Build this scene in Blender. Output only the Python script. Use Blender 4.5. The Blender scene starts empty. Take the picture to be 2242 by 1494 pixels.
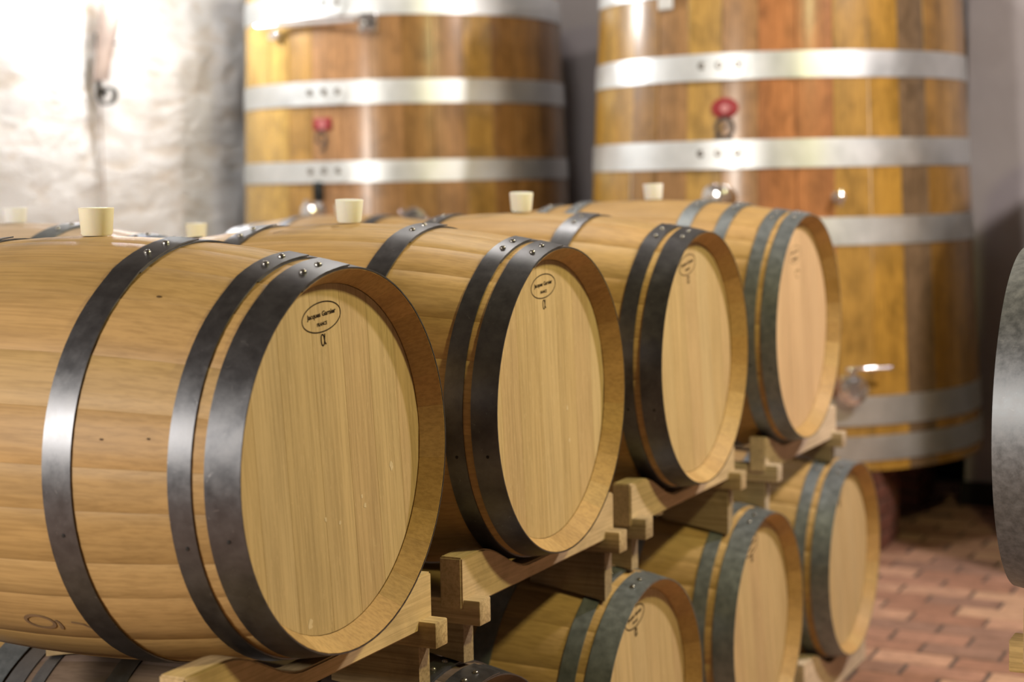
import bpy, bmesh, math, random
from mathutils import Vector, Matrix, noise

random.seed(7)
S = bpy.context.scene
COL = S.collection
PI = math.pi

# ------------------------------------------------------------------ camera
FPX, IW = 3759.44, 2242
YAW, PIT, ROLL = -0.4619, -0.0934, -0.0186
fw = Vector((math.sin(YAW) * math.cos(PIT), math.cos(YAW) * math.cos(PIT), math.sin(PIT)))
rt = Vector((math.cos(YAW), -math.sin(YAW), 0))
up = rt.cross(fw)
r2 = math.cos(ROLL) * rt + math.sin(ROLL) * up
u2 = -math.sin(ROLL) * rt + math.cos(ROLL) * up
cam_data = bpy.data.cameras.new('camera')
cam_data.sensor_width = 36
cam_data.lens = FPX / IW * 36
cam_data.dof.use_dof = True
cam_data.dof.focus_distance = 2.85
cam_data.dof.aperture_fstop = 2.7
cam_data.dof.aperture_blades = 7
cam_data.clip_start = 0.05
cam = bpy.data.objects.new('camera', cam_data)
COL.objects.link(cam)
M = Matrix.Identity(4)
for i in range(3):
    M[i][0], M[i][1], M[i][2] = r2[i], u2[i], -fw[i]
M[0][3], M[1][3], M[2][3] = 1.3644, -2.1929, 0.4173
cam.matrix_world = M
S.camera = cam

# ------------------------------------------------------------------ colour, world, lights
S.view_settings.view_transform = 'Standard'
S.view_settings.look = 'None'
S.view_settings.exposure = 0.0
S.view_settings.gamma = 1.0
S.view_settings.use_curve_mapping = False
S.cycles.max_bounces = 6
S.cycles.diffuse_bounces = 1
S.cycles.use_denoising = True
S.cycles.sample_clamp_indirect = 6.0

world = bpy.data.worlds.new('cellar_ambient')
S.world = world
world.use_nodes = True
bg = world.node_tree.nodes['Background']
bg.inputs[0].default_value = (1.0, 0.9, 0.78, 1)
bg.inputs[1].default_value = 0.01


def area(name, loc, target, size, size_y, energy, col):
    l = bpy.data.lights.new(name, 'AREA')
    l.shape = 'RECTANGLE'
    l.size, l.size_y, l.energy, l.color = size, size_y, energy, col
    o = bpy.data.objects.new(name, l)
    COL.objects.link(o)
    o.location = loc
    d = Vector(target) - Vector(loc)
    o.rotation_euler = d.to_track_quat('-Z', 'Y').to_euler()
    return o


def point(name, loc, rad, energy, col):
    l = bpy.data.lights.new(name, 'POINT')
    l.shadow_soft_size, l.energy, l.color = rad, energy, col
    o = bpy.data.objects.new(name, l)
    COL.objects.link(o)
    o.location = loc
    return o


FLOOR = -1.165
CEIL = 3.25
WL = -4.2
area('key_lamp', (2.05, 1.0, 2.05), (0.0, 1.0, -0.2), 0.20, 0.20, 53, (1.0, 0.90, 0.42))
area('right_lamp', (2.2, 3.3, 2.5), (-0.4, 2.6, -0.2), 0.24, 0.24, 118, (1.0, 0.90, 0.87))
area('rear_left_lamp', (-2.4, -4.4, 1.35), (-0.3, 0.0, 0.0), 0.55, 0.95, 210, (1.0, 0.93, 0.84))
point('sconce_lamp', (-3.93, 4.42, 1.52), 0.07, 88, (1.0, 1.0, 1.0))
point('tank_fill', (-1.5, 3.2, 2.9), 0.2, 95, (1.0, 0.95, 0.88))  # added fill for the tank fronts and barrel tops, no lamp seen here

# ------------------------------------------------------------------ material helpers


def new_mat(name):
    m = bpy.data.materials.new(name)
    m.use_nodes = True
    nt = m.node_tree
    return m, nt, nt.nodes['Principled BSDF']


def N(nt, t, **kw):
    n = nt.nodes.new(t)
    for k, v in kw.items():
        setattr(n, k, v)
    return n


def mul(nt, a, b, fac=1.0, mode='MULTIPLY'):
    n = N(nt, 'ShaderNodeMix', data_type='RGBA', blend_type=mode)
    n.inputs[0].default_value = fac
    nt.links.new(a, n.inputs[6])
    if isinstance(b, tuple):
        n.inputs[7].default_value = b
    else:
        nt.links.new(b, n.inputs[7])
    return n.outputs[2]


def ramp(nt, src, stops):
    n = N(nt, 'ShaderNodeValToRGB')
    els = n.color_ramp.elements
    while len(els) < len(stops):
        els.new(0.5)
    for e, (p, c) in zip(els, stops):
        e.position = p
        e.color = c if len(c) == 4 else (*c, 1)
    nt.links.new(src, n.inputs[0])
    return n.outputs[0]


def g(v):
    return (v, v, v, 1)


def piece_coords(nt, scale):
    """object coordinates of each piece, shifted by its own random number, stretched along the grain"""
    tc = N(nt, 'ShaderNodeTexCoord')
    oi = N(nt, 'ShaderNodeObjectInfo')
    sh = N(nt, 'ShaderNodeVectorMath', operation='SCALE')
    sh.inputs[0].default_value = (17.0, 23.0, 31.0)
    nt.links.new(oi.outputs['Random'], sh.inputs[3])
    ad = N(nt, 'ShaderNodeVectorMath', operation='ADD')
    nt.links.new(tc.outputs['Object'], ad.inputs[0])
    nt.links.new(sh.outputs[0], ad.inputs[1])
    out = []
    for s in scale:
        ml = N(nt, 'ShaderNodeVectorMath', operation='MULTIPLY')
        nt.links.new(ad.outputs[0], ml.inputs[0])
        ml.inputs[1].default_value = s
        out.append(ml.outputs[0])
    return out, oi


def noise_tex(nt, vec, scale=1.0, detail=4.0, rough=0.55, dist=0.0):
    n = N(nt, 'ShaderNodeTexNoise')
    n.inputs['Scale'].default_value = scale
    n.inputs['Detail'].default_value = detail
    n.inputs['Roughness'].default_value = rough
    n.inputs['Distortion'].default_value = dist
    nt.links.new(vec, n.inputs['Vector'])
    return n.outputs['Fac']


def bump(nt, bsdf, h, strength, dist=0.002):
    b = N(nt, 'ShaderNodeBump')
    b.inputs['Strength'].default_value = strength
    b.inputs['Distance'].default_value = dist
    nt.links.new(h, b.inputs['Height'])
    nt.links.new(b.outputs[0], bsdf.inputs['Normal'])


def wood(name, axis, rough=0.55, fleck=0.0, coat=0.0, contrast=1.0, stain=0.0, dirt=0.0):
    m, nt, b = new_mat(name)
    def st(along, across):
        return tuple(along if i == axis else across for i in range(3))
    (v1, v2, v3, v4), oi = piece_coords(nt, [st(1.6, 14), st(5, 170), st(38, 300), st(7, 9)])
    broad = ramp(nt, noise_tex(nt, v1, 1, 3, 0.5, 0.6), [(0.3, g(1 - 0.24 * contrast)), (0.7, g(1 + 0.10 * contrast))])
    fine = noise_tex(nt, v2, 1, 3, 0.6)
    finec = ramp(nt, fine, [(0.36, (1 - 0.30 * contrast, 1 - 0.33 * contrast, 1 - 0.38 * contrast)), (0.58, g(1.04))])
    c = mul(nt, oi.outputs['Color'], broad)
    c = mul(nt, c, finec)
    if fleck:
        fl = ramp(nt, noise_tex(nt, v3, 1, 2, 0.5, 1.3), [(0.59, g(0)), (0.66, g(1))])
        mx = N(nt, 'ShaderNodeMix', data_type='RGBA')
        fm = N(nt, 'ShaderNodeMath', operation='MULTIPLY')
        nt.links.new(fl, fm.inputs[0]); fm.inputs[1].default_value = fleck
        nt.links.new(fm.outputs[0], mx.inputs[0])
        nt.links.new(c, mx.inputs[6])
        mx.inputs[7].default_value = (0.72, 0.53, 0.29, 1)
        c = mx.outputs[2]
    if stain or dirt:
        s = ramp(nt, noise_tex(nt, v4, 1, 5, 0.65, 0.4), [(0.34, g(1 - max(stain, dirt))), (0.56, g(1))])
        c = mul(nt, c, s)
    nt.links.new(c, b.inputs['Base Color'])
    b.inputs['Roughness'].default_value = rough
    b.inputs['Specular IOR Level'].default_value = 0.3
    if coat:
        b.inputs['Coat Weight'].default_value = coat
        b.inputs['Coat Roughness'].default_value = 0.2
    bump(nt, b, fine, 0.16 if not coat else 0.06, 0.0015)
    return m


def steel(name, col, col2, rough=0.36, rvar=0.2, scale=18.0, metallic=0.9, streak=1.0, scratch=True):
    m, nt, b = new_mat(name)
    (v1, v2), oi = piece_coords(nt, [(1, 1, 1), (1, streak, streak)])
    n1 = noise_tex(nt, v1, scale, 5, 0.65)
    c = ramp(nt, n1, [(0.35, col), (0.68, col2)])
    if scratch:
        n2 = noise_tex(nt, v2, 60, 3, 0.7, 1.2)
        sc = ramp(nt, n2, [(0.66, g(0)), (0.72, g(1))])
        mx = N(nt, 'ShaderNodeMix', data_type='RGBA')
        fm = N(nt, 'ShaderNodeMath', operation='MULTIPLY')
        nt.links.new(sc, fm.inputs[0]); fm.inputs[1].default_value = 0.35
        nt.links.new(fm.outputs[0], mx.inputs[0])
        nt.links.new(c, mx.inputs[6]); mx.inputs[7].default_value = (0.42, 0.42, 0.42, 1)
        c = mx.outputs[2]
    nt.links.new(c, b.inputs['Base Color'])
    b.inputs['Metallic'].default_value = metallic
    r = N(nt, 'ShaderNodeMapRange')
    nt.links.new(n1, r.inputs[0])
    r.inputs[1].default_value, r.inputs[2].default_value = 0.3, 0.7
    r.inputs[3].default_value, r.inputs[4].default_value = rough - rvar / 2, rough + rvar / 2
    nt.links.new(r.outputs[0], b.inputs['Roughness'])
    bump(nt, b, n1, 0.08, 0.001)
    return m


def plain(name, col, rough=0.5, metallic=0.0, vary=0.0, scale=20, spec=0.4):
    m, nt, b = new_mat(name)
    b.inputs['Roughness'].default_value = rough
    b.inputs['Metallic'].default_value = metallic
    b.inputs['Specular IOR Level'].default_value = spec
    (v1,), oi = piece_coords(nt, [(1, 1, 1)])
    n1 = noise_tex(nt, v1, scale, 4, 0.6)
    c = ramp(nt, n1, [(0.3, tuple(x * (1 - vary) for x in col)), (0.7, tuple(min(1, x * (1 + vary)) for x in col))])
    nt.links.new(c, b.inputs['Base Color'])
    return m


oak_stave = wood('oak_stave', 0, 0.52, stain=0.10, contrast=0.5)
oak_head = wood('oak_head', 2, 0.55, fleck=0.45, contrast=0.5)
beam_wood = wood('cradle_wood', 1, 0.7, fleck=0.15, dirt=0.22, contrast=0.6)
runner_wood = wood('runner_wood', 0, 0.65, dirt=0.35)
tank_wood = wood('varnished_tank_oak', 2, 0.36, coat=0.55, contrast=0.8, stain=0.35)
hoop_dark = steel('dark_hoop_steel', (0.115, 0.118, 0.128), (0.165, 0.168, 0.178), 0.40, 0.10, scale=38)
hoop_blue = steel('blue_grey_hoop_steel', (0.18, 0.205, 0.22), (0.28, 0.31, 0.33), 0.44, 0.12, scale=42, metallic=0.65)
hoop_pale = steel('weathered_galvanised_hoop', (0.17, 0.18, 0.19), (0.30, 0.31, 0.325), 0.5, 0.12, scale=70, metallic=0.7)
hoop_galv = steel('galvanised_tank_hoop', (0.72, 0.76, 0.77), (0.84, 0.87, 0.88), 0.42, 0.08, scale=9, scratch=False)
chrome = steel('polished_chrome', (0.80, 0.80, 0.82), (0.88, 0.88, 0.9), 0.12, 0.06, scratch=False)
rivet_steel = steel('rivet_steel', (0.22, 0.21, 0.20), (0.40, 0.39, 0.37), 0.26, 0.1, scratch=False)
nail_dark = plain('nail_dark', (0.02, 0.02, 0.02), 0.6)
ink = plain('burnt_brand', (0.018, 0.010, 0.006), 0.75, vary=0.2, spec=0.1)
ink_pale = plain('faint_burnt_brand', (0.30, 0.19, 0.09), 0.75, vary=0.2, spec=0.1)
ink_grey = plain('grey_stencil', (0.10, 0.075, 0.06), 0.6, vary=0.3)
red_paint = plain('red_badge', (0.36, 0.035, 0.04), 0.35, vary=0.15)
red_pale = plain('pale_badge_centre', (0.62, 0.22, 0.22), 0.35, vary=0.1)
white_plate = plain('white_plate', (0.8, 0.8, 0.78), 0.4)
iron_dark = plain('wrought_iron', (0.03, 0.032, 0.03), 0.45, 0.7, 0.2)
tile_clay = plain('terracotta_tile', (0.62, 0.50, 0.44), 0.85, vary=0.25, scale=9)
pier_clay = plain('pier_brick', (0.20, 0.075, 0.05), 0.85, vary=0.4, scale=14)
skirt_black = plain('black_skirting', (0.012, 0.011, 0.012), 0.6, vary=0.2)


def silicone():
    m, nt, b = new_mat('silicone_bung')
    b.inputs['Base Color'].default_value = (0.80, 0.68, 0.42, 1)
    b.inputs['Roughness'].default_value = 0.45
    b.inputs['Subsurface Weight'].default_value = 0.5
    b.inputs['Subsurface Radius'].default_value = (0.02, 0.015, 0.008)
    (v,), oi = piece_coords(nt, [(1, 1, 2)])
    n = noise_tex(nt, v, 45, 3, 0.6)
    c = ramp(nt, n, [(0.20, (0.50, 0.36, 0.17)), (0.28, (0.91, 0.89, 0.80)), (0.8, (0.93, 0.92, 0.86))])
    c = mul(nt, c, oi.outputs['Color'])
    nt.links.new(c, b.inputs['Base Color'])
    return m


bung_mat = silicone()


def plaster(name, col, col2, relief=0.0, stain=None):
    m, nt, b = new_mat(name)
    tc = N(nt, 'ShaderNodeTexCoord')
    n1 = noise_tex(nt, tc.outputs['Object'], 1.6, 5, 0.6, 0.5)
    n2 = noise_tex(nt, tc.outputs['Object'], 14, 5, 0.65, 0.4)
    c = ramp(nt, n1, [(0.32, col), (0.6, col2)])
    if stain:
        mp = N(nt, 'ShaderNodeMapping')
        mp.inputs['Rotation'].default_value = (0.75, 0, 0)
        mp.inputs['Scale'].default_value = (1, 1.6, 5.0)
        nt.links.new(tc.outputs['Object'], mp.inputs['Vector'])
        n3 = noise_tex(nt, mp.outputs[0], 1.9, 6, 0.62, 0.8)
        c = mul(nt, c, ramp(nt, n3, [(0.34, stain), (0.50, (1, 1, 1))]))
        ad = N(nt, 'ShaderNodeMath', operation='MULTIPLY_ADD')
        nt.links.new(n3, ad.inputs[0]); ad.inputs[1].default_value = 2.2
        nt.links.new(n2, ad.inputs[2])
        n2 = ad.outputs[0]
    nt.links.new(c, b.inputs['Base Color'])
    b.inputs['Roughness'].default_value = 0.85
    b.inputs['Specular IOR Level'].default_value = 0.15
    bump(nt, b, n2, 0.35 + relief, 0.012 if stain else 0.008)
    return m


plaster_left = plaster('rough_lime_plaster', (0.82, 0.80, 0.78), (0.90, 0.89, 0.89), 0.5, (0.86, 0.79, 0.71))
plaster_back = plaster('smooth_plaster', (0.46, 0.42, 0.43), (0.53, 0.49, 0.50))
plaster_dim = plaster('dim_brick_vault', (0.13, 0.10, 0.085), (0.18, 0.14, 0.12))
plaster_stain = plain('worn_plaster', (0.40, 0.30, 0.19), 0.9, vary=0.3, scale=6)


def brick_material():
    m, nt, b = new_mat('floor_brick')
    (v1, v2), oi = piece_coords(nt, [(1, 1, 1), (1, 1, 1)])
    n1 = noise_tex(nt, v1, 16, 5, 0.65)
    geo = N(nt, 'ShaderNodeNewGeometry')
    rnd = ramp(nt, geo.outputs['Random Per Island'], [(0, (0.42, 0.25, 0.18)), (0.35, (0.52, 0.34, 0.25)), (0.7, (0.60, 0.42, 0.32)), (1, (0.66, 0.52, 0.42))])
    c = mul(nt, rnd, oi.outputs['Color'])
    c = mul(nt, c, ramp(nt, n1, [(0.3, g(0.72)), (0.7, g(1.12))]))
    nt.links.new(c, b.inputs['Base Color'])
    b.inputs['Roughness'].default_value = 0.7
    bump(nt, b, n1, 0.3, 0.004)
    return m


brick_mat = brick_material()
mortar = plain('floor_mortar', (0.12, 0.085, 0.07), 0.9, vary=0.3)

# ------------------------------------------------------------------ object helpers


def mesh(name, verts, faces, mat, smooth=True, angle=35):
    me = bpy.data.meshes.new(name)
    me.from_pydata([tuple(v) for v in verts], [], faces)
    bm = bmesh.new()
    bm.from_mesh(me)
    bmesh.ops.recalc_face_normals(bm, faces=bm.faces)
    bm.to_mesh(me)
    bm.free()
    me.materials.append(mat)
    if smooth:
        me.shade_smooth()
        me.set_sharp_from_angle(angle=math.radians(angle))
    return me


def put(name, me, parent=None, loc=(0, 0, 0), rot=(0, 0, 0), col=None):
    o = bpy.data.objects.new(name, me)
    COL.objects.link(o)
    o.parent = parent
    o.location = loc
    o.rotation_euler = rot
    if col:
        o.color = (*col, 1)
    return o


def thing(name, label, cat, loc, rot=(0, 0, 0), group=None):
    o = bpy.data.objects.new(name, None)
    COL.objects.link(o)
    o.empty_display_size = 0.05
    o.location = loc
    o.rotation_euler = rot
    o['label'], o['category'] = label, cat
    if group:
        o['group'] = group
    return o


def tag(o, label, cat, group=None):
    o['label'], o['category'] = label, cat
    if group:
        o['group'] = group
    return o


def bm_mesh(name, bm, mat, smooth=True, angle=35):
    bmesh.ops.recalc_face_normals(bm, faces=bm.faces)
    me = bpy.data.meshes.new(name)
    bm.to_mesh(me)
    bm.free()
    me.materials.append(mat)
    if smooth:
        me.shade_smooth()
        me.set_sharp_from_angle(angle=math.radians(angle))
    return me


def box_mesh(name, lo, hi, mat, bev=0.003, seg=1):
    bm = bmesh.new()
    bmesh.ops.create_cube(bm, size=1)
    for v in bm.verts:
        v.co = Vector([lo[i] + (v.co[i] + 0.5) * (hi[i] - lo[i]) for i in range(3)])
    if bev:
        bmesh.ops.bevel(bm, geom=bm.edges[:], offset=bev, segments=seg, affect='EDGES', profile=0.5)
    return bm_mesh(name, bm, mat)


def lathe_mesh(name, prof, mat, n=20, axis='z', angle=35):
    """prof: list of (radius, height); closed at both ends"""
    vs, fs = [], []
    for r, h in prof:
        for k in range(n):
            a = 2 * PI * k / n
            p = (r * math.cos(a), r * math.sin(a), h)
            if axis == 'x':
                p = (p[2], p[0], p[1])
            elif axis == 'y':
                p = (p[1], p[2], p[0])
            vs.append(p)
    m = len(prof)
    for i in range(m - 1):
        for k in range(n):
            k2 = (k + 1) % n
            fs.append((i * n + k, i * n + k2, (i + 1) * n + k2, (i + 1) * n + k))
    fs.append(tuple(range(n - 1, -1, -1)))
    fs.append(tuple((m - 1) * n + k for k in range(n)))
    return mesh(name, vs, fs, mat, True, angle)


def stroke_faces(pts, width, vs, fs, to3, closed=False):
    """a flat ribbon of the given width along 2-D pts, appended to vs/fs"""
    n = len(pts)
    base = len(vs)
    for i, p in enumerate(pts):
        a = pts[(i - 1) % n] if (closed or i > 0) else p
        b = pts[(i + 1) % n] if (closed or i < n - 1) else p
        d = Vector((b[0] - a[0], b[1] - a[1])).normalized()
        w = width(i / max(1, n - 1)) if callable(width) else width
        nx, ny = -d.y * w / 2, d.x * w / 2
        vs.append(to3(p[0] + nx, p[1] + ny))
        vs.append(to3(p[0] - nx, p[1] - ny))
    for i in range(n if closed else n - 1):
        j = (i + 1) % n
        fs.append((base + 2 * i, base + 2 * i + 1, base + 2 * j + 1, base + 2 * j))


def text_geo(txt, height, width, bold, cx, cy, vs, fs, to3):
    """outline lettering turned into flat faces, fitted to width"""
    cu = bpy.data.curves.new('lettering', 'FONT')
    cu.body = txt
    cu.size = 1.0
    cu.offset = bold
    cu.resolution_u = 2
    o = bpy.data.objects.new('lettering', cu)
    COL.objects.link(o)
    dg = bpy.context.evaluated_depsgraph_get()
    me = bpy.data.meshes.new_from_object(o.evaluated_get(dg))
    xs = [v.co.x for v in me.vertices]; ys = [v.co.y for v in me.vertices]
    x0, x1, y0, y1 = min(xs), max(xs), min(ys), max(ys)
    sx, sy = width / (x1 - x0), height / (y1 - y0)
    base = len(vs)
    for v in me.vertices:
        vs.append(to3(cx + (v.co.x - (x0 + x1) / 2) * sx, cy + (v.co.y - (y0 + y1) / 2) * sy))
    for p in me.polygons:
        fs.append(tuple(base + i for i in p.vertices))
    bpy.data.objects.remove(o)
    bpy.data.meshes.remove(me)
    bpy.data.curves.remove(cu)


# ------------------------------------------------------------------ the room (structure)


def struct(o):
    o['kind'] = 'structure'
    return o


XR, YB, YF = 3.6, 6.72, -5.6
floor = struct(put('floor', box_mesh('floor', (WL, YF, FLOOR - 0.12), (XR, YB, FLOOR - 0.006), mortar, 0)))
# bricks: long side across the aisle, running bond; the ones in view are single pieces
bm = bmesh.new()
bmesh.ops.create_cube(bm, size=1)
for v in bm.verts:
    v.co = Vector((v.co.x * 0.251, v.co.y * 0.122, v.co.z * 0.03 - 0.015))
bmesh.ops.bevel(bm, geom=[e for e in bm.edges if all(v.co.z > -0.01 for v in e.verts)], offset=0.006, segments=1, affect='EDGES')
brick_me = bm_mesh('brick', bm, brick_mat, False)
bvs = [v.co.copy() for v in brick_me.vertices]
bfs = [tuple(p.vertices) for p in brick_me.polygons]
rv, rf = [], []
rb = random.Random(3)
BCOL = [(0.80, 0.62, 0.55), (1.0, 0.85, 0.75), (1.15, 1.0, 0.9), (0.9, 0.72, 0.66), (1.25, 1.15, 1.0), (0.7, 0.6, 0.58)]
nb = 0
for j in range(int((YB - YF) / 0.134)):
    y = YF + 0.07 + j * 0.134
    for i in range(int((XR - WL) / 0.263) + 1):
        x = WL + (i + 0.5 * (j % 2)) * 0.263 + 0.06
        if x + 0.13 > XR or x - 0.13 < WL:
            continue
        dz = rb.uniform(-0.0025, 0.0015)
        if -0.80 < x < 0.85 and 2.95 < y < 6.0 and nb < 296:
            c = rb.choice(BCOL)
            put('brick', brick_me, floor, (x, y, FLOOR + dz), (rb.uniform(-.008, .008), rb.uniform(-.006, .006), rb.uniform(-.012, .012)), c)
            nb += 1
        else:
            b0 = len(rv)
            rv += [(v.x + x, v.y + y, v.z + FLOOR + dz) for v in bvs]
            rf += [tuple(b0 + k for k in f) for f in bfs]
paving = put('brick_paving', mesh('brick_paving', rv, rf, brick_mat, False), floor, col=(1, 0.85, 0.75))
paving['kind'] = 'stuff'

# left wall: lumpy hand-trowelled plaster
vs, fs = [], []
ny, nz = 260, 90
for i in range(ny + 1):
    for k in range(nz + 1):
        y = YF + (YB - YF) * i / ny
        z = FLOOR + (CEIL - FLOOR) * k / nz
        p = Vector((y * 1.6 + z * 0.7, z * 1.5 - y * 0.35, 0.3))
        h = 0.030 * noise.noise(p) + 0.018 * noise.noise(p * 2.7 + Vector((3, 1, 7))) + 0.012 * noise.noise(p * 7)
        vs.append((WL + h, y, z))
for i in range(ny):
    for k in range(nz):
        a = i * (nz + 1) + k
        fs.append((a, a + nz + 1, a + nz + 2, a + 1))
struct(put('wall_left', mesh('wall_left', vs, fs, plaster_left, True, 180)))
struct(put('wall_back', box_mesh('wall_back', (WL - .15, YB, FLOOR - .1), (XR, YB + .2, CEIL), plaster_back, 0)))
struct(put('wall_back_right', box_mesh('wall_back_right', (-0.318, 6.0, FLOOR), (XR, YB, CEIL), plaster_back, 0.004)))
struct(put('wall_right', box_mesh('wall_right', (XR, YF - .2, FLOOR - .1), (XR + .2, YB + .2, CEIL), plaster_dim, 0)))
struct(put('wall_front', box_mesh('wall_front', (WL - .15, YF - .2, FLOOR - .1), (XR, YF, CEIL), plaster_dim, 0)))
struct(put('ceiling', box_mesh('ceiling', (WL - .15, YF - .2, CEIL), (XR + .2, YB + .2, CEIL + .15), plaster_dim, 0)))
struct(put('baseboard_right', box_mesh('baseboard_right', (-0.335, 5.98, FLOOR), (XR, 6.0, FLOOR + 0.115), skirt_black, 0.002)))
struct(put('baseboard_back', box_mesh('baseboard_back', (WL + .1, YB - .02, FLOOR), (-0.335, YB, FLOOR + 0.10), skirt_black, 0.002)))

# ------------------------------------------------------------------ barrels
L = 0.95
RV = {}


def prof(x, Rh, Rb):
    """outer radius at x, measured from the bilge (+-L/2 are the ends)"""
    return Rb - (Rb - Rh) * (2 * x / L) ** 2


STAVE_W = [0.78, 1.0, 1.26]
STAVE_SEQ = [0] * 8 + [1] * 9 + [2] * 8
UNIT = 2 * PI / sum(STAVE_W[i] for i in STAVE_SEQ)


def stave_mesh(w, Rh, Rb):
    xs = [L / 2, L / 2 - 0.010, L / 2 - 0.035, L / 2 - 0.075]
    m = 11
    for k in range(1, m):
        xs.append((L / 2 - 0.075) * (1 - 2 * k / m))
    xs += [-x for x in reversed(xs[:4])]
    vs, fs = [], []
    for x in xs:
        ro = prof(x, Rh, Rb)
        e = L / 2 - abs(x)
        ri = ro - (0.0007 + 0.0285 * min(1, e / 0.035)) if e < 0.036 else ro - 0.0262
        gp = 0.00008 / ro
        h = w / 2 - gp
        bv = 0.0007 / ro
        for a, r in ((-h, ri), (-h, ro - 0.0004), (-h + bv, ro), (-h / 3, ro), (h / 3, ro), (h - bv, ro), (h, ro - 0.0004), (h, ri), (h / 3, ri), (-h / 3, ri)):
            vs.append((x, r * math.sin(a), r * math.cos(a)))
    n = 10
    for i in range(len(xs) - 1):
        for k in range(n):
            k2 = (k + 1) % n
            fs.append((i * n + k, i * n + k2, (i + 1) * n + k2, (i + 1) * n + k))
    fs.append(tuple(range(n)))
    fs.append(tuple((len(xs) - 1) * n + k for k in range(n - 1, -1, -1)))
    return mesh('stave', vs, fs, oak_stave, True, 40)


HEADB = [-0.268, -0.197, -0.121, -0.030, 0.052, 0.128, 0.205, 0.268]


def head_board_mesh(a, b, r, xf):
    vs, fs = [], []
    for (x, ins) in ((xf - 0.0003, 0.0), (xf, 0.0005), (xf - 0.02, 0.0)):
        aa, bb, rr = a + 0.00006 + ins, b - 0.00006 - ins, r - ins
        aa, bb = max(aa, -rr * 0.999), min(bb, rr * 0.999)
        pts = []
        for k in range(9):
            y = aa + (bb - aa) * k / 8
            pts.append((y, math.sqrt(max(rr * rr - y * y, 1e-8))))
        for k in range(8, -1, -1):
            y = aa + (bb - aa) * k / 8
            pts.append((y, -math.sqrt(max(rr * rr - y * y, 1e-8))))
        vs += [(x, p[0], p[1]) for p in pts]
    n = 18
    for k in range(n):
        k2 = (k + 1) % n
        fs.append((k, k2, n + k2, n + k))
        fs.append((2 * n + k, 2 * n + k2, k2, k))
    fs.append(tuple(n + k for k in range(n)))
    fs.append(tuple(2 * n + k for k in range(n - 1, -1, -1)))
    return mesh('head_board', vs, fs, oak_head, True, 20)


def hoop_mesh(x0, x1, Rh, Rb, mat, phi0, flare=0.0):
    """riveted band with overlapping ends; x0 > x1 measured from the bilge; phi from +Z towards +Y"""
    t = 0.0022
    n = 88
    half = math.radians(13)
    a0 = phi0 - half
    tot = 2 * PI + 2 * half
    vs, fs = [], []
    sg = math.radians(7)
    for k in range(n + 1):
        a = a0 + tot * k / n
        into = (a - a0) - (2 * PI - sg)
        s = min(1, max(0, into / sg))
        lift = (t + 0.0005) * s * s * (3 - 2 * s)
        if into > 0:
            tail = max(0, (into - sg - 1.2 * half) / (0.8 * half))
            lift += 0.001 * tail * tail
        for x, dr in ((x0, 0.0005), (x0, 0.0005 + t), (x1, 0.0005 + t), (x1, 0.0005)):
            r = prof(x, Rh, Rb) + dr + lift
            vs.append((x, r * math.sin(a), r * math.cos(a)))
    for k in range(n):
        for q in range(4):
            q2 = (q + 1) % 4
            fs.append((4 * k + q, 4 * k + q2, 4 * k + 4 + q2, 4 * k + 4 + q))
    fs.append((0, 1, 2, 3))
    fs.append((4 * n + 3, 4 * n + 2, 4 * n + 1, 4 * n))
    return mesh('hoop', vs, fs, mat, True, 40)


rivet_me = lathe_mesh('rivet', [(0.0060, -0.001), (0.0058, 0.0012), (0.0046, 0.0030), (0.0024, 0.0040), (0.0006, 0.0043)], rivet_steel, 10)
nail_me = lathe_mesh('nail', [(0.0030, 0), (0.0030, 0.0003), (0.0022, 0.0005)], nail_dark, 8)


def ell(cx, cy, rx, ry, n=40, a0=0, a1=2 * PI):
    return [(cx + rx * math.cos(a0 + (a1 - a0) * k / n), cy + ry * math.sin(a0 + (a1 - a0) * k / n)) for k in range(n)]


def stamp_mesh(kind):
    vs, fs = [], []
    to3 = lambda y, z: (0.0, y, z)
    mats = ink
    if kind in ('alpha', 'alpha_bold'):
        b = 1.25 if kind == 'alpha' else 2.0
        stroke_faces(ell(0, 0.219, 0.0535, 0.0225, 48), 0.0016 * b, vs, fs, to3, True)
        text_geo('Jacques Garnier', 0.0105, 0.080, 0.026 * b, 0.0, 0.2225, vs, fs, to3)
        text_geo('FRANCE', 0.0058, 0.028, 0.030 * b, 0.0, 0.2085, vs, fs, to3)
        al = [(0.0052, 0.1930), (0.0046, 0.1880), (0.0030, 0.1800), (0.0012, 0.1765), (-0.0018, 0.1752), (-0.0045, 0.1775), (-0.0058, 0.1830), (-0.0052, 0.1895), (-0.0030, 0.1925), (0.0, 0.1920), (0.0020, 0.1895), (0.0034, 0.1840), (0.0044, 0.1790), (0.0060, 0.1768), (0.0078, 0.1778)]
        stroke_faces(al, 0.0021 * b, vs, fs, to3)
    else:
        stroke_faces(ell(0, 0.200, 0.052, 0.0235, 40), 0.0012, vs, fs, to3, True)
        text_geo('Jacques Garnier', 0.0085, 0.066, 0.045, -0.002, 0.207, vs, fs, to3)
        text_geo('FRANCE', 0.0085, 0.042, 0.050, -0.002, 0.1885, vs, fs, to3)
    return mesh('stamp', vs, fs, mats, False)


STAMP = {k: stamp_mesh(k) for k in ('alpha', 'alpha_bold', 'bars')}


def faint_mark():
    vs, fs = [], []
    to3 = lambda y, z: (0.0, y, z)
    stroke_faces(ell(0.015, 0.143, 0.024, 0.011, 18, 0.2, 3.0), 0.004, vs, fs, to3)
    stroke_faces(ell(0.015, 0.140, 0.014, 0.006, 14, 2.6, 5.6), 0.003, vs, fs, to3)
    return mesh('faint_stamp', vs, fs, ink_pale, False)


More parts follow.
